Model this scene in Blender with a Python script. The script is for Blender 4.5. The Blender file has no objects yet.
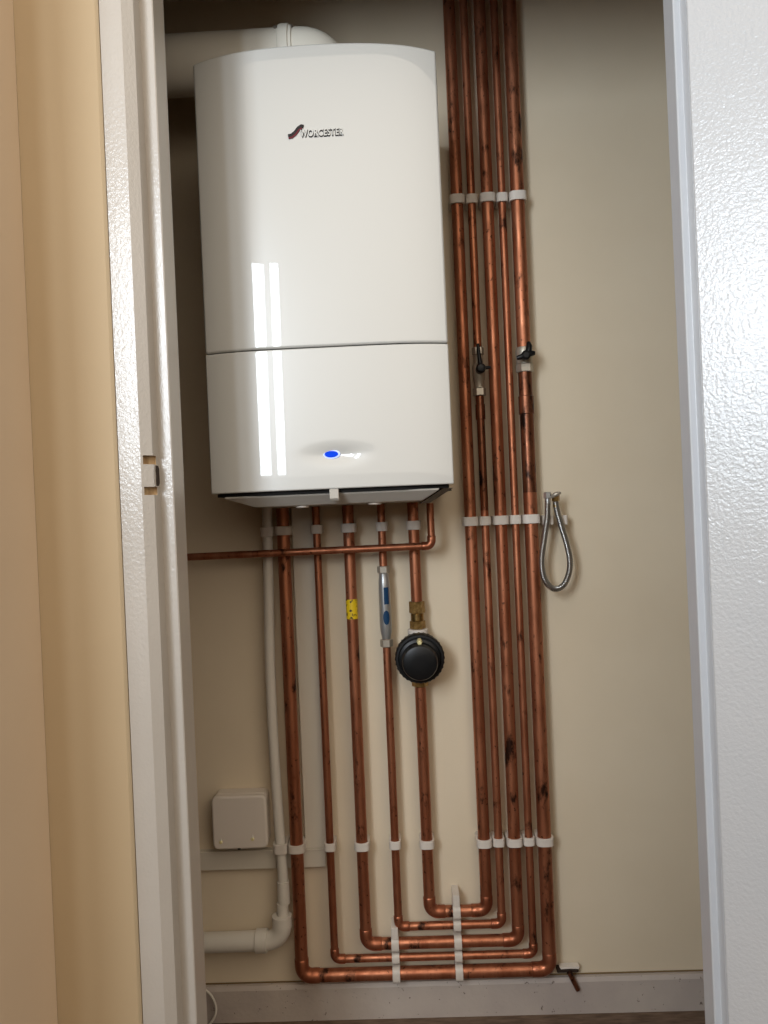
import bpy, bmesh, math, random
from math import sin, cos, pi, radians
from mathutils import Vector, Matrix
random.seed(7)
scene = bpy.context.scene
col = scene.collection

# ------------------------------------------------------------------ materials
def srgb(r, g, b):
    f = lambda c: (c/255/12.92) if c/255 <= .04045 else ((c/255+.055)/1.055)**2.4
    return (f(r), f(g), f(b), 1)

def mat(name, color, rough=.5, metal=0, spec=.5, coat=0, coat_rough=.05, emit=None, emit_s=0):
    m = bpy.data.materials.new(name); m.use_nodes = True
    b = m.node_tree.nodes['Principled BSDF']
    b.inputs['Base Color'].default_value = color
    b.inputs['Roughness'].default_value = rough
    b.inputs['Metallic'].default_value = metal
    b.inputs['Specular IOR Level'].default_value = spec
    b.inputs['Coat Weight'].default_value = coat
    b.inputs['Coat Roughness'].default_value = coat_rough
    if emit:
        b.inputs['Emission Color'].default_value = emit
        b.inputs['Emission Strength'].default_value = emit_s
    return m

def nodes(m):
    nt = m.node_tree
    return nt, nt.nodes['Principled BSDF'], nt.nodes.new, nt.links.new

def coords(nt, scale=(1, 1, 1)):
    tc = nt.nodes.new('ShaderNodeTexCoord'); mp = nt.nodes.new('ShaderNodeMapping')
    mp.inputs['Scale'].default_value = scale
    nt.links.new(tc.outputs['Object'], mp.inputs['Vector'])
    return mp.outputs['Vector']

def noise(nt, vec, scale, detail=3, rough=.55):
    n = nt.nodes.new('ShaderNodeTexNoise')
    n.inputs['Scale'].default_value = scale; n.inputs['Detail'].default_value = detail
    n.inputs['Roughness'].default_value = rough
    nt.links.new(vec, n.inputs['Vector'])
    return n.outputs['Fac']

def ramp(nt, fac, stops):
    r = nt.nodes.new('ShaderNodeValToRGB')
    el = r.color_ramp.elements
    el[0].position, el[0].color = stops[0]
    el[1].position, el[1].color = stops[-1]
    for p, c in stops[1:-1]:
        e = el.new(p); e.color = c
    nt.links.new(fac, r.inputs['Fac'])
    return r.outputs['Color']

def bump(nt, bsdf, fac, strength, dist):
    b = nt.nodes.new('ShaderNodeBump')
    b.inputs['Strength'].default_value = strength; b.inputs['Distance'].default_value = dist
    nt.links.new(fac, b.inputs['Height'])
    nt.links.new(b.outputs['Normal'], bsdf.inputs['Normal'])
    if 'Coat Normal' in bsdf.inputs:
        nt.links.new(b.outputs['Normal'], bsdf.inputs['Coat Normal'])

def paint(name, c1, c2, nscale, rough, bscale, bstr, bdist, coat=0, coat_rough=.1, stretch=(1, 1, 1)):
    m = mat(name, c1, rough, coat=coat, coat_rough=coat_rough)
    nt, b, new, link = nodes(m)
    v = coords(nt, stretch)
    c = ramp(nt, noise(nt, v, nscale, 4), [(.35, c1), (.65, c2)])
    link(c, b.inputs['Base Color'])
    bump(nt, b, noise(nt, v, bscale, 2), bstr, bdist)
    return m

def copper(name, base, light, dark, rough=.40, spot=.575):
    m = mat(name, base, rough, metal=.82)
    nt, b, new, link = nodes(m)
    v = coords(nt, (1, 1, .16))
    c1 = ramp(nt, noise(nt, v, 38, 5, .6), [(.3, base), (.7, light)])
    v2 = coords(nt, (1, 1, .45))
    f2 = ramp(nt, noise(nt, v2, 30, 5, .65), [(spot, (0, 0, 0, 1)), (spot+.1, (1, 1, 1, 1))])
    mx = new('ShaderNodeMixRGB'); mx.inputs['Color2'].default_value = dark
    link(f2, mx.inputs['Fac']); link(c1, mx.inputs['Color1'])
    f3 = ramp(nt, noise(nt, coords(nt, (1, 1, .8)), 130, 2, .5), [(.66, (0, 0, 0, 1)), (.72, (.8, .8, .8, 1))])
    m2 = new('ShaderNodeMixRGB'); m2.inputs['Color2'].default_value = dark
    link(f3, m2.inputs['Fac']); link(mx.outputs['Color'], m2.inputs['Color1'])
    link(m2.outputs['Color'], b.inputs['Base Color'])
    rr = ramp(nt, noise(nt, v2, 55, 3), [(.3, (rough-.06,)*3+(1,)), (.75, (rough+.18,)*3+(1,))])
    link(rr, b.inputs['Roughness'])
    bump(nt, b, noise(nt, v2, 60, 3), .08, .002)
    return m

M = {}
M['copper'] = copper('copper', srgb(148, 86, 58), srgb(188, 124, 92), srgb(60, 36, 25))
M['copper_dark'] = copper('copper_tarnished', srgb(100, 62, 44), srgb(146, 92, 66), srgb(42, 28, 22), .36, .52)
M['copper_fit'] = copper('copper_fitting', srgb(146, 84, 58), srgb(176, 110, 80), srgb(72, 42, 30), .34, .62)
M['wall'] = paint('cream_wall_paint', srgb(222, 207, 181), srgb(217, 201, 174), 3, .7, 160, .12, .001)
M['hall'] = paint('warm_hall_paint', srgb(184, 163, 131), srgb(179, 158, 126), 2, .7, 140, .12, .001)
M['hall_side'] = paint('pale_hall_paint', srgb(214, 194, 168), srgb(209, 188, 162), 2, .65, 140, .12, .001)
M['bounce_brown'] = paint('bounce_dimming_brown', srgb(92, 68, 40), srgb(86, 62, 36), 3, .8, 120, .1, .001)  # brown given to unseen cupboard faces to dim and warm the bounce light
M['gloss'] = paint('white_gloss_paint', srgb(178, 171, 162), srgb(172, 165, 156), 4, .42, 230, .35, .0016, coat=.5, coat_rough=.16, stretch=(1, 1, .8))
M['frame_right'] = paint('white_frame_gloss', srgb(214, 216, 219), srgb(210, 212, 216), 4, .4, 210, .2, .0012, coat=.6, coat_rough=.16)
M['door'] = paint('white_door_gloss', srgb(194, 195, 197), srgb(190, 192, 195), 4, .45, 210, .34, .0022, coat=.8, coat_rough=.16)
M['wood'] = paint('raw_wood', srgb(196, 168, 128), srgb(160, 128, 90), 40, .8, 90, .3, .001, stretch=(4, 4, 1))
M['hole'] = mat('latch_hole_and_shadow_dark', srgb(48, 34, 24), .9)
M['boiler'] = mat('boiler_gloss_white', srgb(196, 196, 192), .3, spec=.4, coat=1.0, coat_rough=.015)
M['tray'] = mat('tray_plastic', srgb(176, 171, 162), .5)
M['darkgap'] = mat('chassis_dark', srgb(14, 13, 12), .85)
M['bracket'] = mat('bracket_grey', srgb(96, 88, 78), .5)
M['white_plastic'] = paint('white_clip_plastic', srgb(216, 207, 196), srgb(209, 200, 189), 30, .5, 120, .05, .0005)
M['pvc'] = mat('white_pvc', srgb(216, 210, 198), .36, coat=.2)
M['flue'] = paint('flue_white', srgb(226, 220, 206), srgb(220, 214, 200), 6, .42, 60, .04, .0006)
M['trunk'] = mat('trunking_grey_white', srgb(208, 200, 184), .5)
M['box'] = mat('box_white', srgb(218, 208, 196), .4)
M['brass'] = paint('brass', srgb(176, 146, 92), srgb(132, 104, 60), 120, .3, 200, .1, .0005)
M['brass'].node_tree.nodes['Principled BSDF'].inputs['Metallic'].default_value = .95
M['brass_lit'] = mat('brass_screw', srgb(244, 232, 176), .2, metal=.2)
M['chrome'] = mat('chrome', srgb(180, 180, 178), .32, metal=.7)
M['nickel'] = mat('nickel', srgb(176, 168, 154), .38, metal=.55)
M['black'] = mat('black_plastic', srgb(14, 15, 17), .38, spec=.3)
M['blackrib'] = mat('black_ribbed_plastic', srgb(11, 11, 12), .5, spec=.3)
M['bluelabel'] = mat('blue_label', srgb(20, 58, 92), .5, spec=.25)
M['led'] = mat('blue_led', srgb(2, 8, 50), .6, spec=.08, emit=(.0,.055,.72,1), emit_s=1.0)
M['led_halo'] = mat('blue_led_bezel', srgb(196, 210, 250), .3, emit=srgb(150, 180, 255), emit_s=.25)
M['mark_white'] = mat('indicator_white', srgb(250, 250, 250), .3, emit=(1, 1, 1, 1), emit_s=.5)
M['logo_silver'] = mat('logo_silver', srgb(205, 204, 198), .5)
M['logo_dark'] = mat('logo_dark', srgb(44, 40, 40), .6, spec=.2)
M['logo_red'] = mat('logo_red', srgb(110, 32, 42), .5, spec=.2)
M['crack'] = mat('shadow_gap_dark', srgb(120, 98, 66), .9)

m = mat('yellow_tape', srgb(226, 190, 22), .45); nt, b, new, link = nodes(m)
v = coords(nt, (1, 1, 1))
link(ramp(nt, noise(nt, v, 120, 1), [(.58, srgb(228, 192, 24)), (.64, srgb(60, 46, 16))]), b.inputs['Base Color']); M['tape'] = m

m = mat('braided_steel', srgb(182, 182, 180), .28, metal=.95); nt, b, new, link = nodes(m)
v = coords(nt)
w = new('ShaderNodeTexWave'); w.inputs['Scale'].default_value = 190; w.inputs['Distortion'].default_value = 1.2
w.bands_direction = 'DIAGONAL'
link(v, w.inputs['Vector'])
link(ramp(nt, w.outputs['Fac'], [(.2, srgb(110, 110, 110)), (.7, srgb(205, 205, 202))]), b.inputs['Base Color'])
bump(nt, b, w.outputs['Fac'], .5, .001); M['braid'] = m

m = mat('old_skirting_paint', srgb(188, 176, 166), .6); nt, b, new, link = nodes(m)
v = coords(nt)
c1 = ramp(nt, noise(nt, v, 5, 4), [(.35, srgb(196, 184, 172)), (.65, srgb(178, 166, 158))])
f2 = ramp(nt, noise(nt, v, 95, 3, .6), [(.66, (0, 0, 0, 1)), (.72, (1, 1, 1, 1))])
mx = new('ShaderNodeMixRGB'); mx.inputs['Color2'].default_value = srgb(112, 98, 88)
link(f2, mx.inputs['Fac']); link(c1, mx.inputs['Color1']); link(mx.outputs['Color'], b.inputs['Base Color'])
bump(nt, b, noise(nt, v, 60, 4), .5, .002); M['skirt'] = m

m = mat('brown_floor', srgb(104, 84, 68), .8); nt, b, new, link = nodes(m)
v = coords(nt, (1, 5, 1))
link(ramp(nt, noise(nt, v, 22, 6), [(.3, srgb(84, 66, 52)), (.7, srgb(124, 102, 84))]), b.inputs['Base Color'])
bump(nt, b, noise(nt, v, 120, 3), .4, .002); M['floor'] = m

# ------------------------------------------------------------------ builders
class MB:
    """collects verts and faces, then links ONE mesh object"""
    def __init__(s): s.v, s.f, s.mi = [], [], []
    def add(s, vs, fs, mi=0):
        o = len(s.v); s.v += [tuple(p) for p in vs]
        s.f += [tuple(i+o for i in f) for f in fs]; s.mi += [mi]*len(fs)
    def box(s, x0, x1, y0, y1, z0, z1, mi=0):
        s.add([(x0,y0,z0),(x1,y0,z0),(x1,y1,z0),(x0,y1,z0),(x0,y0,z1),(x1,y0,z1),(x1,y1,z1),(x0,y1,z1)],
              [(0,3,2,1),(4,5,6,7),(0,1,5,4),(1,2,6,5),(2,3,7,6),(3,0,4,7)], mi)
    def prism(s, outline, z0, z1, mi=0):
        n = len(outline)
        s.add([(x,y,z0) for x,y in outline]+[(x,y,z1) for x,y in outline],
              [tuple(range(n))[::-1], tuple(range(n,2*n))]+[(i,(i+1)%n,n+(i+1)%n,n+i) for i in range(n)], mi)
    def tube(s, path, r, seg=20, cap=True, mi=0):
        path = [Vector(p) for p in path]; n = len(path)
        rs = r if isinstance(r, (list, tuple)) else [r]*n
        t = [(path[min(i+1,n-1)]-path[max(i-1,0)]).normalized() for i in range(n)]
        up = Vector((0,-1,0)) if abs(t[0].y) < .9 else Vector((1,0,0))
        nrm = (up - t[0]*up.dot(t[0])).normalized()
        vs = []
        for i in range(n):
            nrm = (nrm - t[i]*nrm.dot(t[i])).normalized(); bi = t[i].cross(nrm)
            for k in range(seg):
                a = 2*pi*k/seg
                vs.append(path[i] + (nrm*cos(a)+bi*sin(a))*rs[i])
        fs = [(i*seg+k, i*seg+(k+1)%seg, (i+1)*seg+(k+1)%seg, (i+1)*seg+k) for i in range(n-1) for k in range(seg)]
        if cap: fs += [tuple(range(seg))[::-1], tuple(range((n-1)*seg, n*seg))]
        s.add(vs, fs, mi)
    def lathe(s, prof, origin, axis='z', seg=32, knurl=0, kamp=0, hexa=(), closed=False, mi=0):
        """prof: (radius, height) pairs; axis the direction of height; closed joins last ring to the first"""
        o = Vector(origin); vs = []
        ax = {'z': (Vector((1,0,0)), Vector((0,1,0)), Vector((0,0,1))),
              'y': (Vector((1,0,0)), Vector((0,0,1)), Vector((0,-1,0))),
              'x': (Vector((0,1,0)), Vector((0,0,1)), Vector((1,0,0)))}[axis]
        for j, (r, h) in enumerate(prof):
            for k in range(seg):
                a = 2*pi*k/seg; rr = r
                if knurl and j in kamp: rr = r*(1+kamp[j]*(1 if cos(knurl*a) > 0 else -1))
                if j in hexa:
                    q = (a % (pi/3)) - pi/6; rr = r*cos(pi/6)/cos(q)
                vs.append(o + ax[0]*rr*cos(a) + ax[1]*rr*sin(a) + ax[2]*h)
        n = len(prof)
        fs = [(j*seg+k, j*seg+(k+1)%seg, ((j+1)%n)*seg+(k+1)%seg, ((j+1)%n)*seg+k) for j in range(n if closed else n-1) for k in range(seg)]
        if not closed: fs += [tuple(range(seg))[::-1], tuple(range((n-1)*seg, n*seg))]
        s.add(vs, fs, mi)
    def sleeve(s, r_in, r_out, z0, z1, origin, axis='z', seg=28, hexa=False, cham=.0012):
        """a hollow collar: the pipe runs through it"""
        p = [(r_in,z0),(r_out-cham,z0),(r_out,z0+cham),(r_out,z1-cham),(r_out-cham,z1),(r_in,z1)]
        s.lathe(p, origin, axis, seg, hexa=(1,2,3,4) if hexa else (), closed=True)
    def build(s, name, mats, parent=None, smooth=None, bevel=0, bseg=2):
        loc = parent_loc(parent)
        me = bpy.data.meshes.new(name)
        me.from_pydata([(x-loc.x, y-loc.y, z-loc.z) for x, y, z in s.v], [], s.f)
        for mm in (mats if isinstance(mats, (list, tuple)) else [mats]): me.materials.append(mm)
        for p, i in zip(me.polygons, s.mi): p.material_index = i
        bm = bmesh.new(); bm.from_mesh(me)
        bmesh.ops.recalc_face_normals(bm, faces=bm.faces[:]); bm.to_mesh(me); bm.free()
        o = bpy.data.objects.new(name, me); col.objects.link(o)
        if parent: o.parent = parent
        if smooth is not None:
            me.shade_smooth(); me.set_sharp_from_angle(angle=radians(smooth))
        if bevel:
            md = o.modifiers.new('bevel', 'BEVEL'); md.width = bevel; md.segments = bseg
            md.limit_method = 'ANGLE'; md.angle_limit = radians(35); md.harden_normals = False
        return o

def parent_loc(p):
    v = Vector((0,0,0))
    while p is not None:
        v += Vector(p.location); p = p.parent
    return v

def tag(o, label, cat, group=None, kind=None):
    o['label'] = label; o['category'] = cat
    if group: o['group'] = group
    if kind: o['kind'] = kind
    return o

def thing(name, label, cat, loc, group=None):
    o = bpy.data.objects.new(name, None); col.objects.link(o)
    o.location = loc; o.empty_display_size = .05
    return tag(o, label, cat, group)

def struct(o):
    o['kind'] = 'structure'; return o

# ------------------------------------------------------------------ the setting
HEAD = 2.10
b = MB(); b.box(-.72,.86,0,.1,0,2.6); struct(b.build('wall_back', M['wall']))
b = MB(); b.box(-.72,-.62,-.56,0,0,2.6); struct(b.build('wall_left', M['bounce_brown']))
b = MB(); b.box(.76,.86,-.58,0,0,2.6); struct(b.build('wall_right', M['wall']))
b = MB(); b.box(-.62,.76,-.57,0,2.42,2.5); struct(b.build('ceiling', M['bounce_brown']))
b = MB(); b.box(-2.6,2.4,-4.2,.1,-.1,0); struct(b.build('floor', M['floor']))
b = MB(); b.box(-2.6,2.4,-2.86,-2.76,0,1.31); struct(b.build('wall_low_light_block', M['hall_side']))  # unseen half wall added behind the camera to block low light
b = MB()
b.prism([(-.72,-.56),(-.72,-.656),(-.3995,-.656),(-.3950,-.6535),(-.3945,-.650),(-.3945,-.56)], 0, 2.6)
b.box(.47,1.6,-.64,-.56,0,2.6)
b.box(-.3945,.47,-.65,-.56,HEAD+.06,2.6)
wf = struct(b.build('wall_front', [M['hall'], M['bounce_brown']]))
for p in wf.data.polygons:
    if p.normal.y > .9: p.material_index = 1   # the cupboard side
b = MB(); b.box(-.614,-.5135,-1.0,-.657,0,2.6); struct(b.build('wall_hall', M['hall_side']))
b = MB(); b.prism([(0,0),(-.0155,0),(-.0155,.07),(-.011,.0785),(0,.0785)], -.62, .76)
b.v = [(z, x, y) for x, y, z in b.v]
struct(b.build('baseboard_back', M['skirt']))
b = MB(); b.box(-.615,.755,-.0025,-.0005,.0788,.0815); struct(b.build('trim_4', M['crack']))

# left door frame, cut in slices so the latch recesses are real notches
pl = [(-.3915,-.56),(-.3915,-.66),(-.361,-.66),(-.3478,-.648),(-.3478,-.62),(-.330,-.62),(-.3285,-.6185),(-.3285,-.566),(-.3915,-.566)]
def notched(dx, dy): return [(-.3915,-.56),(-.3915,-.66),(-.361,-.66),(-.3585,-.6577),(-.3585-dx,-.6577+dy),(-.3478-dx,-.648+dy+.006),(-.3478,-.634),(-.3478,-.62),(-.330,-.62),(-.3285,-.6185),(-.3285,-.566),(-.3915,-.566)]
b = MB()
zs = [0, 1.1655, 1.1770, 1.2085, 1.2210, HEAD+.03]
for k in range(5):
    if k in (1, 3):
        b.prism(notched(.003,.010), zs[k], zs[k+1])
        o = len(b.mi)-12
        for q in (3, 4, 5): b.mi[o+q] = 1
    else:
        b.prism(pl, zs[k], zs[k+1])
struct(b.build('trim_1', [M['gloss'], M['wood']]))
lp = thing('strike_plate', 'white painted strike plate with dark latch hole set in the left door frame', 'strike plate', (-.348,-.64,1.177))
b = MB(); b.box(-.3480,-.3474,-.6475,-.6215,1.1772,1.2083); b.build('plate', M['gloss'], lp)
b = MB()
b.prism([(-.6385,1.1785),(-.6275,1.1785),(-.6235,1.183),(-.6235,1.203),(-.6275,1.2075),(-.6385,1.2075),(-.6395,1.2),(-.638,1.193),(-.6393,1.186)], -.3474, -.3471)
b.v = [(z, x, y) for x, y, z in b.v]; b.build('latch_hole', M['hole'], lp)
b = MB()
b.prism([(.470,-.582),(.4115,-.582),(.4115,-.6185),(.413,-.62),(.4215,-.62),(.4215,-.641),(.470,-.641)], 0, HEAD+.03)
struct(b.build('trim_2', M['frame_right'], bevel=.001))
b = MB()
b.box(-.3285,.4115,-.62,-.56,HEAD-.012,HEAD+.03); b.box(-.3478,.4215,-.66,-.62,HEAD,HEAD+.03)
b.box(-.3915,.470,-.655,-.56,HEAD+.03,HEAD+.06)
struct(b.build('trim_3', M['gloss']))

# open door, swung out past the right jamb
a = radians(31); d = Vector((cos(a),-sin(a),0)); n = Vector((sin(a),cos(a),0)); P = Vector((.4082,-.6755,0))
q = [P, P+d*.757, P+d*.757+n*.035, P+n*.035]
b = MB(); b.prism([(p.x,p.y) for p in q], .008, HEAD-.004)
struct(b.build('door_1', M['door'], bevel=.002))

# ------------------------------------------------------------------ boiler
BX, HW, YE, YM = -.1242, .2170, -.352, -.372
def front_y(x):
    t = (x-BX)/HW
    return YM + (YE-YM)*t**4
bo = thing('gas_boiler', 'white wall hung boiler with curved glossy front above the copper pipes', 'boiler', (BX,-.2,1.145))
def hollow(x, z):   # shallow oval hollow round the blue button
    ex, ez = (x+.110)/.092, (z-1.231)/.030
    r2 = ex*ex+ez*ez
    return .0105*(1-math.sqrt(r2+.02)/1.01)**2.7 if r2 < .999 else 0
def casing(z0, z1, nz, dish=False, arch=0):
    b = MB(); nx = 96 if dish else 64
    vs, fs = [], []
    for j in range(nz+1):
        for i in range(nx+1):
            x = BX-HW+2*HW*i/nx; y = front_y(x)
            zt = z1+arch*(1-((x-BX)/HW)**2); z = z0+(zt-z0)*j/nz
            if dish: y += hollow(x, z)
            vs.append((x,y,z))
    for j in range(nz):
        for i in range(nx):
            k = j*(nx+1)+i; fs.append((k,k+1,k+nx+2,k+nx+1))
    o = len(vs); top = nz*(nx+1)
    vs += [(vs[i][0],-.01,vs[i][2]) for i in range(nx+1)] + [(vs[top+i][0],-.01,vs[top+i][2]) for i in range(nx+1)]
    o2 = o+nx+1
    for i in range(nx):
        fs += [(i,o+i,o+i+1,i+1), (top+i,top+i+1,o2+i+1,o2+i), (o+i,o2+i,o2+i+1,o+i+1)]
    L = [j*(nx+1) for j in range(nz+1)]; Rr = [j*(nx+1)+nx for j in range(nz+1)]
    fs.append(tuple(L)+(o2,o)); fs.append(tuple(Rr[::-1])+(o+nx,o2+nx))
    b.add(vs, fs); return b
casing(1.4222,1.940,1,arch=.0130).build('front_cover', M['boiler'], bo, smooth=40, bevel=.004, bseg=4)
casing(1.1715,1.4203,60,True).build('control_flap', M['boiler'], bo, smooth=40, bevel=.0022, bseg=3)
b = MB(); b.prism([(BX-.209,-.015),(BX-.209,-.344),(BX-.13,-.366),(BX+.13,-.366),(BX+.209,-.344),(BX+.209,-.015)], 1.4190, 1.4240)
b.build('seam_gap', M['darkgap'], bo)
b = MB(); b.prism([(BX-.209,-.015),(BX-.209,-.338),(BX-.13,-.358),(BX+.13,-.358),(BX+.209,-.338),(BX+.209,-.015)], 1.1655, 1.1712)
b.build('underside', M['darkgap'], bo)
# tray under the boiler
b = MB()
t0 = [(-.318,-.352),(.066,-.352),(.066,-.015),(-.318,-.015)]; t1 = [(-.268,-.328),(.036,-.328),(.036,-.03),(-.268,-.03)]
b.add([(x,y,1.1652) for x,y in t0]+[(x,y,1.1625) for x,y in t0]+[(x,y,1.1450) for x,y in t1],
      [(0,1,2,3),(8,11,10,9)]+[(i,(i+1)%4,4+(i+1)%4,4+i) for i in range(4)]+[(4+i,4+(i+1)%4,8+(i+1)%4,8+i) for i in range(4)])
tr = b.build('drip_tray', M['tray'], bo, bevel=.0015)
b = MB(); b.prism([(-.360,1.1712),(-.373,1.1712),(-.373,1.1545),(-.368,1.150),(-.349,1.150),(-.349,1.156),(-.360,1.158)], -.1275, -.1115)
b.v = [(z, x, y) for x, y, z in b.v]; b.build('tray_latch', M['tray'], bo, bevel=.001)
for x in (-.184, -.051):
    b = MB(); b.lathe([(.0125,0),(.0125,-.003),(.010,-.0045)], (x,-.31,1.1452)); b.build('tray_cap', M['white_plastic'], tr, smooth=30)
b = MB(); b.prism([(-.33,1.1652),(-.03,1.1652),(-.05,1.141),(-.27,1.141)], .053, .0705)
b.v = [(z, x, y) for x, y, z in b.v]
b.v = [(x+(.022 if z > 1.15 else -.018), y, z) for x, y, z in b.v]
b.build('side_bracket', M['bracket'], bo)
# blue button and indicator marks
def oval(b, x, z, rx, rz, y0, y1, seg=28):
    vs = [(x+rx*cos(2*pi*k/seg), y, z+rz*sin(2*pi*k/seg)) for y in (y0,y1) for k in range(seg)]
    b.add(vs, [tuple(range(seg)), tuple(range(seg,2*seg))[::-1]]+[(k,(k+1)%seg,seg+(k+1)%seg,seg+k) for k in range(seg)])
ybt = front_y(-.1215)+hollow(-.1215,1.2325)
b = MB(); oval(b, -.1215,1.2325,.0155,.0082,ybt+.006,ybt-.0022); bz = b.build('button_bezel', M['led_halo'], bo, bevel=.0008)
b = MB(); oval(b, -.1215,1.2325,.0122,.0058,ybt,ybt-.0034); bl = b.build('button', M['led'], bz, bevel=.001); bl['label'] = 'glowing blue oval button'
# maker's badge
bd = MB()
bz = []
def badge_point(x, z, h): return (x, front_y(x)-h, z)
sw = [(-.1732,1.7910),(-.1670,1.7918),(-.1600,1.7970),(-.1545,1.8040),(-.1490,1.8072),(-.1455,1.8060)]
def ribbon(b, pts, w, h, mi=0):
    vs, fs = [], []
    for i, (x,z) in enumerate(pts):
        x0,z0 = pts[max(i-1,0)]; x1,z1 = pts[min(i+1,len(pts)-1)]
        l = math.hypot(x1-x0,z1-z0); nx_, nz_ = -(z1-z0)/l*w/2, (x1-x0)/l*w/2
        for hh in (0,h): vs += [badge_point(x+nx_,z+nz_,hh), badge_point(x-nx_,z-nz_,hh)]
    for i in range(len(pts)-1):
        k = 4*i; fs += [(k+2,k+3,k+7,k+6),(k,k+4,k+5,k+1),(k,k+2,k+6,k+4),(k+1,k+5,k+7,k+3)]
    e = 4*(len(pts)-1); fs += [(0,1,3,2),(e,e+2,e+3,e+1)]
    b.add(vs, fs, mi)
ribbon(bd, [(x,z+.0018) for x,z in sw], .0058, .0022)
lg = bd.build('badge', M['logo_dark'], bo); lg['label'] = 'dark swoosh and silver WORCESTER lettering'
b = MB(); ribbon(b, [(x+.0006,z-.0022) for x,z in sw[:-1]], .0022, .0027); b.build('red_swoosh', M['logo_red'], lg)
def lettering(name, size, off, ext, h, material, dz):
    cu = bpy.data.curves.new(name, 'FONT'); cu.body = 'WORCESTER'; cu.size = size
    cu.offset = off; cu.extrude = ext; cu.space_character = 1.12
    o = bpy.data.objects.new(name+'_source', cu); col.objects.link(o)
    dg = bpy.context.evaluated_depsgraph_get(); dg.update()
    me = bpy.data.meshes.new_from_object(o.evaluated_get(dg)); bpy.data.objects.remove(o)
    xs = [v.co.x for v in me.vertices]; x0, x1 = min(xs), max(xs)
    loc = parent_loc(lg)
    for v in me.vertices:
        X = -.1520+(v.co.x-x0)/(x1-x0)*.0765; Z = 1.7903+v.co.y+dz
        Y = front_y(X)-h-v.co.z
        v.co = (X-loc.x, Y-loc.y, Z-loc.z)
    me.materials.clear(); me.materials.append(material); me.name = name
    o2 = bpy.data.objects.new(name, me); col.objects.link(o2); o2.parent = lg; return o2
lettering('letter_outline_shadow', .0168, .0010, .0004, .0006, M['logo_dark'], -.0007)  # dark outline of the letters, set lower to double as their shadow
lettering('lettering', .0168, .00035, .0005, .0016, M['logo_silver'], .0003)

# flue
fl = thing('flue_pipe', 'fat white flue pipe running left from the top of the boiler', 'flue', (BX,-.2,1.945))
R_ = .0555; zc = 2.0285; xe = -.118
path = [(-.618,-.2,zc),(-.20,-.2,zc)]
b = MB(); b.tube(path, R_, 40); b.build('flue_tube', M['flue'], fl, smooth=40)
path = [(-.20,-.2,zc)]
for k in range(0,9):
    t = k/8*pi/2; path.append((xe-.045+.045*sin(t)-.0, -.2, zc-.045+.045*cos(t)))
path.append((xe,-.2,1.9545))
b = MB(); b.tube(path, R_-.0005, 40); b.build('flue_elbow', M['flue'], fl, smooth=40)
b = MB(); b.lathe([(R_,-.006),(.0595,-.005),(.0615,0),(.0615,.014),(.059,.016),(.059,.021),(R_,.022)], (-.197,-.2,zc), 'x', 40)
cl_ = b.build('flue_collar', M['flue'], fl, smooth=35)
for x in (-.2065,-.176):
    b = MB(); b.lathe([(.0035,0),(.0035,.004),(.002,.005)], (x,-.2615,zc+.0), 'y', 12); b.v=[(x_,y_+.024,z_+.040) for x_,y_,z_ in b.v]
    b.build('collar_screw', M['bracket'], cl_)

# ------------------------------------------------------------------ copper pipes
PY = -.037
def arc_xz(cx, cz, r, a0, a1, y, n=9):
    return [(cx+r*cos(a0+(a1-a0)*k/n), y, cz+r*sin(a0+(a1-a0)*k/n)) for k in range(n+1)]
def elbow(parent, cx, cz, side, r, y=PY):
    """90 degree capillary elbow; its corner at (cx,cz): a vertical leg up and a horizontal leg towards 'side'"""
    br = r*1.55; sl = r*1.25; ro = r+.0014; s = side
    a = arc_xz(cx+s*br, cz+br, br, pi if s > 0 else 0, pi*1.5 if s > 0 else -pi/2, y)
    b = MB()
    pts = [(cx,y,cz+br+sl),(cx,y,cz+br+sl-.0015)]+[(cx,y,cz+br+.001)]+a+[(cx+s*(br+.001),y,cz),(cx+s*(br+sl-.0015),y,cz),(cx+s*(br+sl),y,cz)]
    rr = [r+.0003]+[ro]*(len(pts)-2)+[r+.0003]
    b.tube(pts, rr, 24); return b.build('elbow', M['copper_fit'], parent, smooth=50)
TOPZ = 2.418
runs = [  # name of the drop, drop x, riser x, height of the run, radius, label
 (-.2645,.2780,.1140,.0141,'thick copper pipe forming the outermost loop, from leftmost drop to outermost riser'),
 (-.1910,.2440,.1490,.0084,'thin copper pipe second from left below the boiler, looping to the fourth riser'),
 (-.1207,.2125,.1800,.0124,'copper pipe carrying yellow tape, looping along the floor to the middle riser'),
 (-.0480,.1780,.2165,.0087,'thin copper pipe with the chrome device, looping to the second riser'),
 (.0217,.1465,.2470,.0122,'copper pipe through the black filter, forming the shortest innermost loop'),
]
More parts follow.
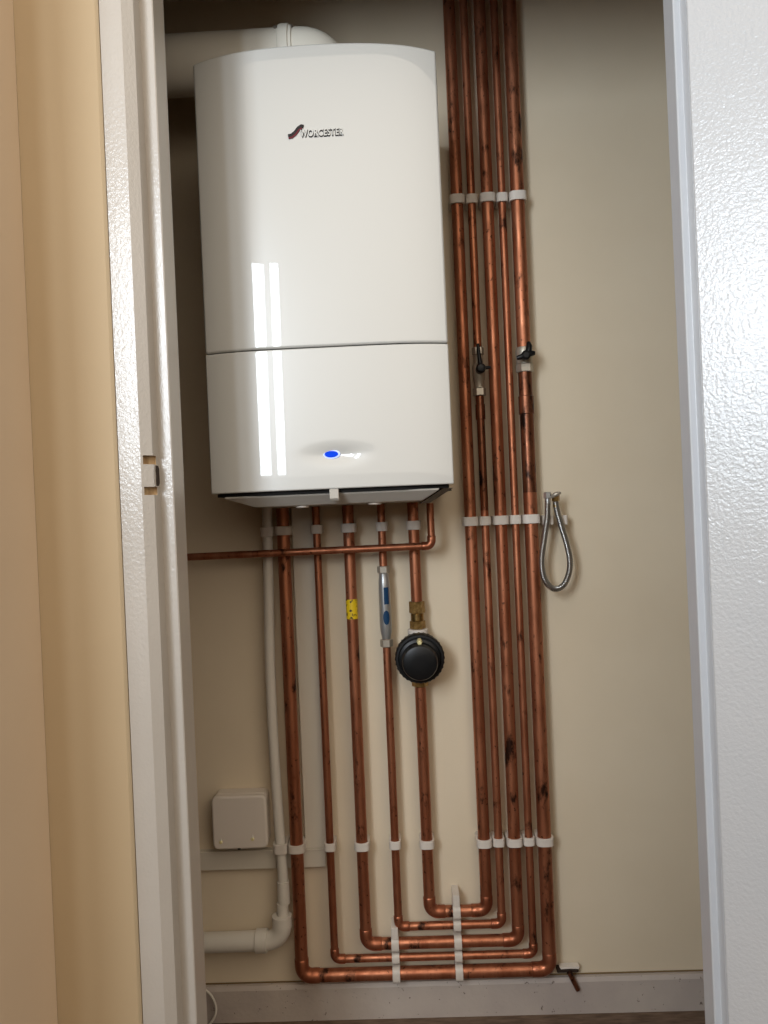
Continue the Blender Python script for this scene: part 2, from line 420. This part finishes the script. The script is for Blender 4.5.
for i, (xd, xr, zr, r, lab) in enumerate(runs):
    t = thing('copper_pipe', lab, 'pipe', (xd,PY,zr), 'looped copper heating pipes')
    e = r*2.4
    b = MB(); b.tube([(xd,PY,1.1440),(xd,PY,.9),(xd,PY,.6),(xd,PY,zr+e)], r, 28); b.build('drop_pipe', M['copper'], t, smooth=50)
    b = MB(); b.tube([(xd+e,PY,zr),((xd+xr)/2,PY,zr),(xr-e,PY,zr)], r, 28); b.build('floor_run', M['copper'], t, smooth=50)
    elbow(t, xd, zr, 1, r); elbow(t, xr, zr, -1, r)
    rr = r*1.06 if r > .01 else r
    if i == 3:
        segs = [(zr+e,1.12,'riser','copper'),(1.12,1.372,'tarnished_riser','copper_dark'),(1.372,TOPZ,'riser','copper')]
        cps = [(1.318,1.352)]
    elif i == 0:
        segs = [(zr+e,1.155,'riser','copper'),(1.155,1.42,'tarnished_riser','copper_dark'),(1.42,TOPZ,'riser','copper')]
        cps = [(1.325,1.365)]
    else:
        segs = [(zr+e,TOPZ,'riser','copper')]; cps = []
    for z0, z1, nm, mk in segs:
        b = MB(); b.tube([(xr,PY,z0),(xr,PY,(z0+z1)/2),(xr,PY,z1)], rr, 28)
        p = b.build(nm, M[mk], t, smooth=50)
        if mk == 'copper_dark': p['label'] = 'darkened length of pipe below the valve'
    for z0, z1 in cps:
        b = MB(); b.sleeve(rr, rr+.0018, z0, z1, (xr,PY,0)); b.build('coupling', M['copper_dark'], t, smooth=35)

# gas pipe passing across the others
GY = -.082
g = thing('copper_pipe', 'copper pipe leaving the boiler underside, crossing level in front of the drops', 'pipe', (.058,GY,1.05))
gr = .0078
b = MB(); b.tube([(.058,GY,1.1405),(.058,GY,1.05+gr*2.6)], gr, 24); b.build('drop_pipe', M['copper'], g, smooth=50)
b = MB(); b.tube([(-.619,GY,1.0465),(-.3,GY,1.048),(.058-gr*2.6,GY,1.05)], gr, 24); b.build('level_pipe', M['copper'], g, smooth=50)
elbow(g, .058, 1.05, -1, gr, GY)

# ------------------------------------------------------------------ pipe clips
def clip(x, z, r, h, label, group, horizontal=False, wx=.0042, tab=0, yc=PY):
    n = 36; ri = r+.0005; w = r+wx; hf = r+.0036; hb = -yc
    ring_o, ring_i = [], []
    for k in range(n):
        a = 2*pi*k/n; c, s = cos(a), sin(a)
        p, hh = (3.2, hf) if s < 0 else (14, hb-.0003)
        tt = ((abs(c)/w)**p+(abs(s)/hh)**p)**(-1/p)
        ring_o.append((c*tt, s*tt)); ring_i.append((c*ri, s*ri))
    vs = [(px,py,hz) for hz in (-h/2,h/2) for px,py in ring_o]+[(px,py,hz) for hz in (-h/2,h/2) for px,py in ring_i]
    fs = []
    for k in range(n):
        k2 = (k+1)%n
        fs += [(k,k2,n+k2,n+k),(2*n+k,3*n+k,3*n+k2,2*n+k2),(k,2*n+k,2*n+k2,k2),(n+k,n+k2,3*n+k2,3*n+k)]
    b = MB(); b.add(vs, fs)
    if tab: b.box(w-.001, w+tab, -.012, -yc-.0003, -h/2+.001, h/2-.001)
    if horizontal: b.v = [(pz, py, px) for px,py,pz in b.v]
    b.v = [(px+x, py+yc, pz+z) for px,py,pz in b.v]
    o = b.build('pipe_clip', M['white_plastic'], None, smooth=35, bevel=.0007)
    return tag(o, label, 'pipe clip', group)
risers = [(.1465,.0129,'thick riser nearest the boiler'),(.1780,.0087,'thin riser second from the boiler'),(.2125,.0131,'thick middle riser'),
          (.2440,.0084,'thin riser fourth from the boiler'),(.2780,.0147,'thick outermost riser')]
for z, row in ((1.797,'in the top row'),(1.0975,'in the middle row'),(.3965,'in the bottom row')):
    for x, r, nm in risers:
        clip(x, z, r, .0195 if z > .5 else .0175, 'white pipe clip '+row+' on the '+nm, 'pipe clips on the tall risers')
clip(.3145,1.0935,.0075,.0205,'empty white pipe clip on the wall behind the braided hose','pipe clips beside the hose')
clip(.3480,1.0920,.0045,.0205,'last white pipe clip at the right end of the row, beyond the hose','pipe clips beside the hose')
drops = [(-.2645,.0141,'thick leftmost copper drop'),(-.191,.0084,'thin second copper drop'),(-.1207,.0124,'drop with the yellow tape'),
         (-.048,.0087,'thin drop with the chrome device'),(.0217,.0122,'drop leading to the black filter')]
for z, row in ((1.0945,'just under the boiler'),(.398,'low down')):
    for x, r, nm in drops:
        clip(x, z, r, .0195 if z > .5 else .0175, 'white pipe clip '+row+' on the '+nm, 'pipe clips on the boiler drops')
order = [(.2470,.0122,'topmost'),(.2165,.0087,'second from top'),(.1800,.0124,'middle'),(.1490,.0084,'fourth from top'),(.1140,.0139,'lowest')]
for x, first, where in ((.0800,0,'taller vertical stack below the filter'),(-.0570,2,'shorter vertical stack near the leftmost loops')):
    nms = ['topmost','second from top','middle','fourth from top','lowest'] if first == 0 else [0,0,'topmost','middle','lowest']
    for k in range(first,5):
        z, r, _ = order[k]
        clip(x, z, r, .0165, f'white pipe clip, {nms[k]} of the {where}', 'stacked clips on the floor runs', True,
             wx=.0030, tab=.024 if k == first else 0)

# ------------------------------------------------------------------ things on the pipes
xt = -.1207
b = MB(); b.sleeve(.0126, .0130, .8955, .9385, (xt,PY,0), seg=32, cham=.0001)
tag(b.build('warning_tape', M['tape'], None, smooth=40), 'yellow tape with dark marks wrapped round a copper pipe', 'tape')

x4 = -.0480
dv = thing('scale_reducer', 'chrome inline cylinder with blue labels on the thin fourth drop pipe', 'inline water device', (x4,PY,.83))
b = MB(); b.lathe([(.0090,.848),(.0097,.849),(.0100,.853),(.0124,.864),(.0132,.880),(.0130,.925),(.0126,.960),(.0118,.976),(.0108,.982),(.0106,.992),(.0090,.993)], (x4,PY,0), 'z', 32, closed=True)
bd_ = b.build('chrome_body', M['chrome'], dv, smooth=40)
for z0, z1 in ((.831,.8475),(.9925,1.008)):
    b = MB(); b.sleeve(.0090, .0138, z0, z1, (x4,PY,0), seg=36, hexa=True); b.build('nut', M['nickel'], dv, smooth=25)
def wrap(b, x, yc, r, z0, z1, a0, a1, shape=None, n=16, off=.0004):
    """a label that follows the curve of a cylinder"""
    m_ = 12; vs = []
    for j in range(m_+1):
        tz = j/m_; half = (a1-a0)/2
        if shape == 'oval': half *= math.sqrt(max(0, 1-(2*tz-1)**2))
        ac = (a0+a1)/2
        for k in range(n+1):
            a = ac-half+2*half*k/n
            vs.append((x+(r+off)*sin(a), yc-(r+off)*cos(a), z0+(z1-z0)*tz))
    b.add(vs, [(j*(n+1)+k, j*(n+1)+k+1, (j+1)*(n+1)+k+1, (j+1)*(n+1)+k) for j in range(m_) for k in range(n)])
b = MB(); wrap(b, x4, PY, .0130, .925, .962, -.1, .75); b.build('blue_label', M['bluelabel'], bd_)
b = MB(); wrap(b, x4, PY, .0130, .880, .912, -.35, .75, 'oval'); b.build('blue_label', M['bluelabel'], bd_)

x5 = .0217
nt_ = thing('compression_fitting', 'brass compression fitting on the pipe directly above the black filter', 'pipe fitting', (x5,PY,.869))
b = MB(); b.sleeve(.0125, .0172, .902, .928, (x5,PY,0), seg=36, hexa=True); b.build('upper_nut', M['brass'], nt_, smooth=20)
b = MB(); b.sleeve(.0125, .0145, .8855, .902, (x5,PY,0)); b.build('neck', M['brass'], nt_, smooth=30)
b = MB(); b.sleeve(.0125, .0172, .868, .8855, (x5,PY,0), seg=36, hexa=True); b.build('lower_nut', M['brass'], nt_, smooth=20)

zf = .8105
ft = thing('filter_canister', 'round black canister filter with ribbed rim fitted on the copper pipe', 'filter', (x5,PY,zf))
b = MB(); b.lathe([(.036,.052),(.0495,.056),(.0528,.059),(.0528,.082),(.0505,.085),(.046,.0855),(.0445,.080)], (x5+.001,0,zf), 'y', 96, knurl=32, kamp={2:.012,3:.012})
b.build('ribbed_rim', M['blackrib'], ft, smooth=30)
b = MB(); b.lathe([(.0440,.079),(.0440,.086),(.0385,.088),(.0375,.115),(.0352,.1205),(.030,.1225),(.012,.1235)], (x5+.0005,0,zf-.002), 'y', 64)
b.build('front_cap', M['black'], ft, smooth=35)
b = MB(); b.lathe([(.0062,.084),(.0062,.103),(.0045,.105),(.0045,.112),(.003,.113)], (x5+.0015,0,zf+.0390), 'y', 24, hexa=(0,1)); b.build('vent_plug', M['brass_lit'], ft, smooth=30)
b = MB(); b.lathe([(.034,.052),(.036,.050),(.036,.0515)], (x5,0,zf), 'y', 48); b.build('back_housing', M['blackrib'], ft, smooth=35)
b = MB(); b.sleeve(.0125, .0225, .857, .8675, (x5,PY,0), seg=36); b.build('white_collar', M['white_plastic'], ft, smooth=30)
b = MB(); b.sleeve(.0125, .0205, .775, .857, (x5,PY,0), seg=36); b.build('pipe_body', M['blackrib'], ft, smooth=30)
b = MB(); b.sleeve(.0125, .0180, .742, .7745, (x5,PY,0), seg=36, hexa=True); b.build('brass_nut', M['brass'], ft, smooth=20)

# valve on the second riser
x2 = .1790
vv = thing('isolating_valve', 'nickel isolating valve with black lever on the thin second riser', 'valve', (x2,PY,1.37))
b = MB(); b.lathe([(.0090,1.3870),(.0112,1.3875),(.0112,1.4020),(.0128,1.4050),(.0140,1.414),(.0140,1.430),(.0125,1.438),(.0105,1.440),(.0105,1.458),(.0090,1.459)], (.178,PY,0), 'z', 32, closed=True); b.build('valve_body', M['nickel'], vv, smooth=35)
b = MB(); b.sleeve(.0090, .0146, 1.3700, 1.3868, (.178,PY,0), seg=36, hexa=True); b.build('lower_nut', M['nickel'], vv, smooth=20)
b = MB(); b.sleeve(.0090, .0132, 1.4592, 1.4755, (.178,PY,0), seg=36, hexa=True); b.build('upper_nut', M['nickel'], vv, smooth=20)
b = MB(); b.lathe([(.0085,.047),(.0085,.066),(.0105,.068),(.0105,.077),(.0075,.081),(.003,.082)], (x2,0,1.4235), 'y', 28)
hd = b.build('lever', M['black'], vv, smooth=35); hd['label'] = 'black lever handle'
b = MB(); b.tube([(x2-.0005,-.072,1.4235),(x2-.0015,-.073,1.44),(x2-.003,-.071,1.458),(x2-.0035,-.068,1.477)], [.0062,.0048,.0042,.0034], 16); b.build('lever_arm', M['black'], hd, smooth=45)
b = MB(); b.tube([(x2,-.072,1.4235),(x2+.012,-.074,1.4240),(x2+.021,-.074,1.4250)], [.0056,.0036,.0030], 16); b.build('lever_tail', M['black'], hd, smooth=45)

# valve on the outermost riser
x6 = .2790
vo = thing('isolating_valve', 'nickel valve with black butterfly handle on the thick outermost riser', 'valve', (x6,PY,1.415))
b = MB(); b.sleeve(.0150, .0192, 1.4165, 1.4345, (x6-.001,PY,0), seg=36, hexa=True); b.build('lower_nut', M['nickel'], vo, smooth=20)
b = MB(); b.lathe([(.0150,1.4347),(.0172,1.435),(.0172,1.4445),(.0185,1.449),(.0185,1.464),(.0165,1.4705),(.0150,1.471)], (x6-.001,PY,0), 'z', 32, closed=True); b.build('valve_body', M['nickel'], vo, smooth=35)
b = MB(); b.lathe([(.0075,.0562),(.0075,.070),(.0100,.072),(.0100,.080),(.006,.083)], (x6-.004,0,1.4465), 'y', 28)
hd = b.build('butterfly_handle', M['black'], vo, smooth=35); hd['label'] = 'black two winged handle with upright lever'
b = MB(); b.tube([(x6-.023,-.075,1.4415),(x6-.017,-.076,1.4425),(x6-.004,-.076,1.4465),(x6+.010,-.076,1.4500),(x6+.015,-.075,1.4505)], [.0045,.0058,.0060,.0058,.0045], 16); b.build('wing', M['black'], hd, smooth=45)
b = MB(); b.tube([(x6-.001,-.0745,1.4465),(x6+.003,-.073,1.455),(x6+.005,-.071,1.466),(x6+.0045,-.068,1.4755)], [.0052,.0066,.0068,.004], 16); b.build('wing', M['black'], hd, smooth=45)

# braided hose
HY = -.057
hs = thing('flexible_hose', 'looped braided steel hose hanging by its ends beside the risers', 'hose', (.320,HY,.948))
kp = [(.3122,1.138),(.3115,1.125),(.3095,1.098),(.3015,1.055),(.2940,1.010),(.2960,.976),(.3060,.9545),(.3215,.9450),(.3390,.9530),(.3515,.9790),(.3540,1.010),(.3480,1.045),(.3390,1.080),(.3315,1.112),(.3290,1.132)]
def spline(pts, per=8):
    out = []
    for i in range(len(pts)-1):
        p0, p1, p2, p3 = pts[max(i-1,0)], pts[i], pts[i+1], pts[min(i+2,len(pts)-1)]
        for k in range(per):
            t = k/per
            out.append(tuple(.5*((2*p1[c])+(-p0[c]+p2[c])*t+(2*p0[c]-5*p1[c]+4*p2[c]-p3[c])*t*t+(-p0[c]+3*p1[c]-3*p2[c]+p3[c])*t**3) for c in range(len(p1))))
    return out+[pts[-1]]
b = MB(); b.tube([(x,HY,z) for x,z in spline(kp)], .0064, 16); b.build('braided_tube', M['braid'], hs, smooth=50)
b = MB(); b.sleeve(.003, .0064, 1.128, 1.141, (.3122,HY,0), seg=20); b.lathe([(.0078,1.1405),(.0088,1.1415),(.0088,1.1525),(.0060,1.1540)], (.3122,HY,0), 'z', 36, hexa=(0,1,2)); b.build('end_nut', M['chrome'], hs, smooth=25)
b = MB(); b.sleeve(.003, .0062, 1.120, 1.133, (.3292,HY,0), seg=20); b.lathe([(.0072,1.1335),(.0084,1.1345),(.0090,1.1460),(.0060,1.1490)], (.3292,HY,0), 'z', 36, hexa=(0,1,2)); b.build('end_nut', M['brass'], hs, smooth=25)
b = MB()
b.tube([(.3200,HY-.002,1.1420),(.3262,HY-.006,1.1470),(.3320,HY-.008,1.1495),(.3395,HY-.007,1.1508)], [.0030,.0052,.0050,.0022], 16); b.build('wing_tap', M['nickel'], hs, smooth=45)

# ------------------------------------------------------------------ trunking, box, waste pipe
b = MB(); b.box(-.2485,-.2015,-.016,-.0003,.3842,1.1445)
tag(b.build('cable_trunking', M['trunk'], None, bevel=.0015), 'upright grey white trunking between the two leftmost copper drops', 'trunking')
b = MB(); b.box(-.617,-.2045,-.016,-.0003,.3425,.3838); b.box(-.617,-.2045,-.0175,-.016,.3800,.3838)
tag(b.build('cable_trunking', M['trunk'], None, bevel=.0015), 'level grey white trunking strip running under the white junction box', 'trunking')

jb = thing('junction_box', 'square white plastic junction box with two brass screws on the wall', 'junction box', (-.387,0,.40))
def rrect(x0,x1,z0,z1,r,n=6):
    pts = []
    for cx,cz,a0 in ((x1-r,z1-r,0),(x0+r,z1-r,pi/2),(x0+r,z0+r,pi),(x1-r,z0+r,1.5*pi)):
        pts += [(cx+r*cos(a0+pi/2*k/n), cz+r*sin(a0+pi/2*k/n)) for k in range(n+1)]
    return pts
def plate(name, x0,x1,z0,z1,y0,y1,r,m_,par,bev=.002):
    b = MB(); b.prism([(x,-z) for x,z in rrect(x0,x1,z0,z1,r)], y0, y1)
    b.v = [(x, z, -y) for x,y,z in b.v]
    return b.build(name, m_, par, bevel=bev, bseg=3)
plate('back_box', -.4445,-.3270,.4035,.5185,-.030,-.0004,.012,M['box'],jb,.001)
lid = plate('lid', -.4465,-.3255,.4020,.5185,-.050,-.0305,.013,M['box'],jb,.005)
for x, z in ((-.4283,.4195),(-.3585,.4240)):
    b = MB(); b.lathe([(.0038,.0496),(.0038,.0515),(.0026,.0525)], (x,0,z), 'y', 16); b.build('brass_screw', M['brass_lit'], lid, smooth=30)
    b = MB(); b.tube([(x+.0002,-.0502,z+.0035),(x+.0005,-.0503,z+.0095)], [.0022,.0006], 8); b.build('screw_recess', M['pvc'], lid)
b = MB(); b.box(-.392,-.386,-.0512,-.046,.4022,.4046); b.build('lid_notch', M['darkgap'], lid)

wp = thing('waste_pipe', 'white plastic condensate pipe dropping beside the junction box and turning left', 'waste pipe', (-.301,-.03,.19))
WY = -.034
ks = [(-.2985,WY,1.150),(-.3020,WY,1.0),(-.3065,WY,.80),(-.3062,WY,.62),(-.3010,WY,.42),(-.2985,WY,.33),(-.3010,WY,.29)]
b = MB(); b.tube(spline(ks,6), .0112, 24); b.build('thin_pipe', M['pvc'], wp, smooth=50)
b = MB(); b.lathe([(.0112,.273),(.0134,.274),(.0134,.322),(.0112,.323)], (-.2985,WY,0), 'z', 28); b.build('coupler', M['pvc'], wp, smooth=35)
b = MB(); b.lathe([(.0128,.240),(.0128,.274),(.0112,.275)], (-.3020,WY,0), 'z', 28); b.build('reducer', M['pvc'], wp, smooth=35)
b = MB(); b.tube([(-.619,WY,.1905),(-.36,WY,.1925)], .0213, 32); b.build('wide_pipe', M['pvc'], wp, smooth=50)
ctr = arc_xz(-.3385,.2265,.034,-pi/2,0,WY,10)
b = MB(); b.tube([(-.358,WY,.1925)]+ctr+[(-.3045,WY,.2455)], .0205, 32); el = b.build('bend', M['pvc'], wp, smooth=50)
b = MB(); b.lathe([(.0225,-.002),(.0250,-.001),(.0250,.023),(.0225,.024)], (-.362,WY,.1925), 'x', 32); b.build('bend_collar', M['pvc'], el, smooth=35)
b = MB(); b.lathe([(.0205,.221),(.0218,.222),(.0218,.247),(.0205,.248)], (-.3045,WY,0), 'z', 32); b.build('bend_collar', M['pvc'], el, smooth=35)
clip(-.2995,1.0935,.0112,.0205,'white pipe clip on the white waste pipe just under the boiler','pipe clips on the white waste pipe', yc=WY)
clip(-.3002,.3975,.0120,.0215,'white pipe clip on the white waste pipe beside the junction box','pipe clips on the white waste pipe', yc=WY)

# bits at skirting level
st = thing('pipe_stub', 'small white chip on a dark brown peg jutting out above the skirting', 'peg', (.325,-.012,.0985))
b = MB()
b.add([(.3030,-.0200,.1052),(.3055,-.0205,.1020),(.3250,-.0200,.1025),(.3450,-.0205,.1015),(.3465,-.0200,.1066),(.3240,-.0195,.1068),
       (.3020,-.004,.1060),(.3045,-.004,.1020),(.3250,-.004,.1025),(.3455,-.004,.1015),(.3465,-.004,.1072),(.3240,-.004,.1075)],
      [(0,1,2,5),(5,2,3,4),(6,11,8,7),(11,10,9,8),(0,5,11,6),(5,4,10,11),(1,7,8,2),(2,8,9,3),(0,6,7,1),(3,9,10,4)])
b.build('white_chip', M['white_plastic'], st, bevel=.0006)
b = MB(); b.box(.297,.3440,-.0185,-.0005,.0930,.1014); b.build('chip_shadow', M['hole'], st, bevel=.001)  # dark box standing in for the shadow under the chip
b = MB(); b.tube([(.3225,-.0245,.0975),(.331,-.0248,.078),(.3395,-.0250,.0585)], [.0060,.0055,.0052], 8); b.build('peg', M['copper_dark'], st, smooth=30)
b = MB(); b.tube(spline([(-.515,-.030,.100),(-.494,-.030,.092),(-.4725,-.030,.075),(-.4615,-.030,.052),(-.4615,-.031,.033),(-.470,-.033,.016),(-.486,-.037,.0045),(-.520,-.045,.0035)],8), .0027, 12)
tag(b.build('white_cable', M['pvc'], None, smooth=50), 'thin white cable looping down to the floor beside the left frame', 'cable')
b = MB(); b.lathe([(.003,.0002),(.003,.0015)], (.1052,0,1.1685), 'y', 12); b.v=[(.1052+(x-.1052)*2.0,y,1.1685+(z-1.1685)*.55) for x,y,z in b.v]
tag(b.build('screw_hole', M['darkgap'], None), 'tiny dark hole in the wall beside the lower right corner of the boiler', 'hole')

# ------------------------------------------------------------------ lights, sky
def area(name, loc, target, sx, sy, power, color, spread=pi):
    l = bpy.data.lights.new(name, 'AREA'); l.shape = 'RECTANGLE'; l.size = sx; l.size_y = sy
    l.energy = power; l.color = color; l.spread = spread
    o = bpy.data.objects.new(name, l); col.objects.link(o); o.location = loc
    dd = Vector(target)-Vector(loc); o.rotation_euler = dd.to_track_quat('-Z','Y').to_euler(); return o
area('window_daylight', (-.975,-2.60,1.82), (-.05,-.4,1.60), .36, 1.0, 13, (.80,.90,1.0), radians(125))
area('window_daylight', (-.675,-2.68,1.82), (.0,-.4,1.60), .09, 1.0, 3.2, (.80,.90,1.0), radians(125))
w = bpy.data.worlds.new('world'); scene.world = w; w.use_nodes = True
nt = w.node_tree; bg = nt.nodes['Background']; new, link = nt.nodes.new, nt.links.new
tc = new('ShaderNodeTexCoord')
def lobe(direction, lo, hi):
    v = new('ShaderNodeVectorMath'); v.operation = 'DOT_PRODUCT'; v.inputs[1].default_value = Vector(direction).normalized()
    link(tc.outputs['Generated'], v.inputs[0])
    r = new('ShaderNodeMapRange'); r.interpolation_type = 'SMOOTHSTEP'
    r.inputs['From Min'].default_value = lo; r.inputs['From Max'].default_value = hi
    link(v.outputs['Value'], r.inputs['Value']); return r.outputs['Result']
mixes = None
def over(fac, color, prev):
    m = new('ShaderNodeMixRGB'); m.blend_type = 'ADD'; m.inputs['Color2'].default_value = color+(1,)
    link(fac, m.inputs['Fac'])
    if isinstance(prev, tuple): m.inputs['Color1'].default_value = prev+(1,)
    else: link(prev, m.inputs['Color1'])
    return m.outputs['Color']
c = over(lobe((0,0,1), -.25, .75), (.10,.09,.078), (.05,.046,.042))
c = over(lobe((-.05,-1,.55), .10, 1.0), (.72,.69,.64), c)
c = over(lobe((.45,-.75,.60), .40, 1.0), (.95,.77,.57), c)
link(c, bg.inputs['Color']); bg.inputs['Strength'].default_value = 1.0

# ------------------------------------------------------------------ camera
cam = bpy.data.cameras.new('camera'); co = bpy.data.objects.new('camera', cam); col.objects.link(co)
R0 = [[0.9987974725353423,-0.04239607403823307,-0.024620758785153362],[0.042483043352053086,0.9990926240438947,0.0030198689760659336],[0.02447038791191559,-0.004062202263512659,0.9996923019750681]]
right = Vector((R0[0][0],R0[2][0],-R0[1][0])); down = Vector((R0[0][1],R0[2][1],-R0[1][1])); fwd = Vector((R0[0][2],R0[2][2],-R0[1][2]))
mw = Matrix((( right.x,-down.x,-fwd.x,0),(right.y,-down.y,-fwd.y,-1.72),(right.z,-down.z,-fwd.z,1.131),(0,0,0,1)))
co.matrix_world = mw
cam.sensor_fit = 'VERTICAL'; cam.sensor_height = 24; cam.sensor_width = 18; cam.lens = 769/1024*24
cam.clip_start = .02
scene.camera = co
scene.view_settings.view_transform = 'Standard'
scene.view_settings.look = 'None'
scene.view_settings.exposure = .20
scene.cycles.use_denoising = True
scene.cycles.max_bounces = 8
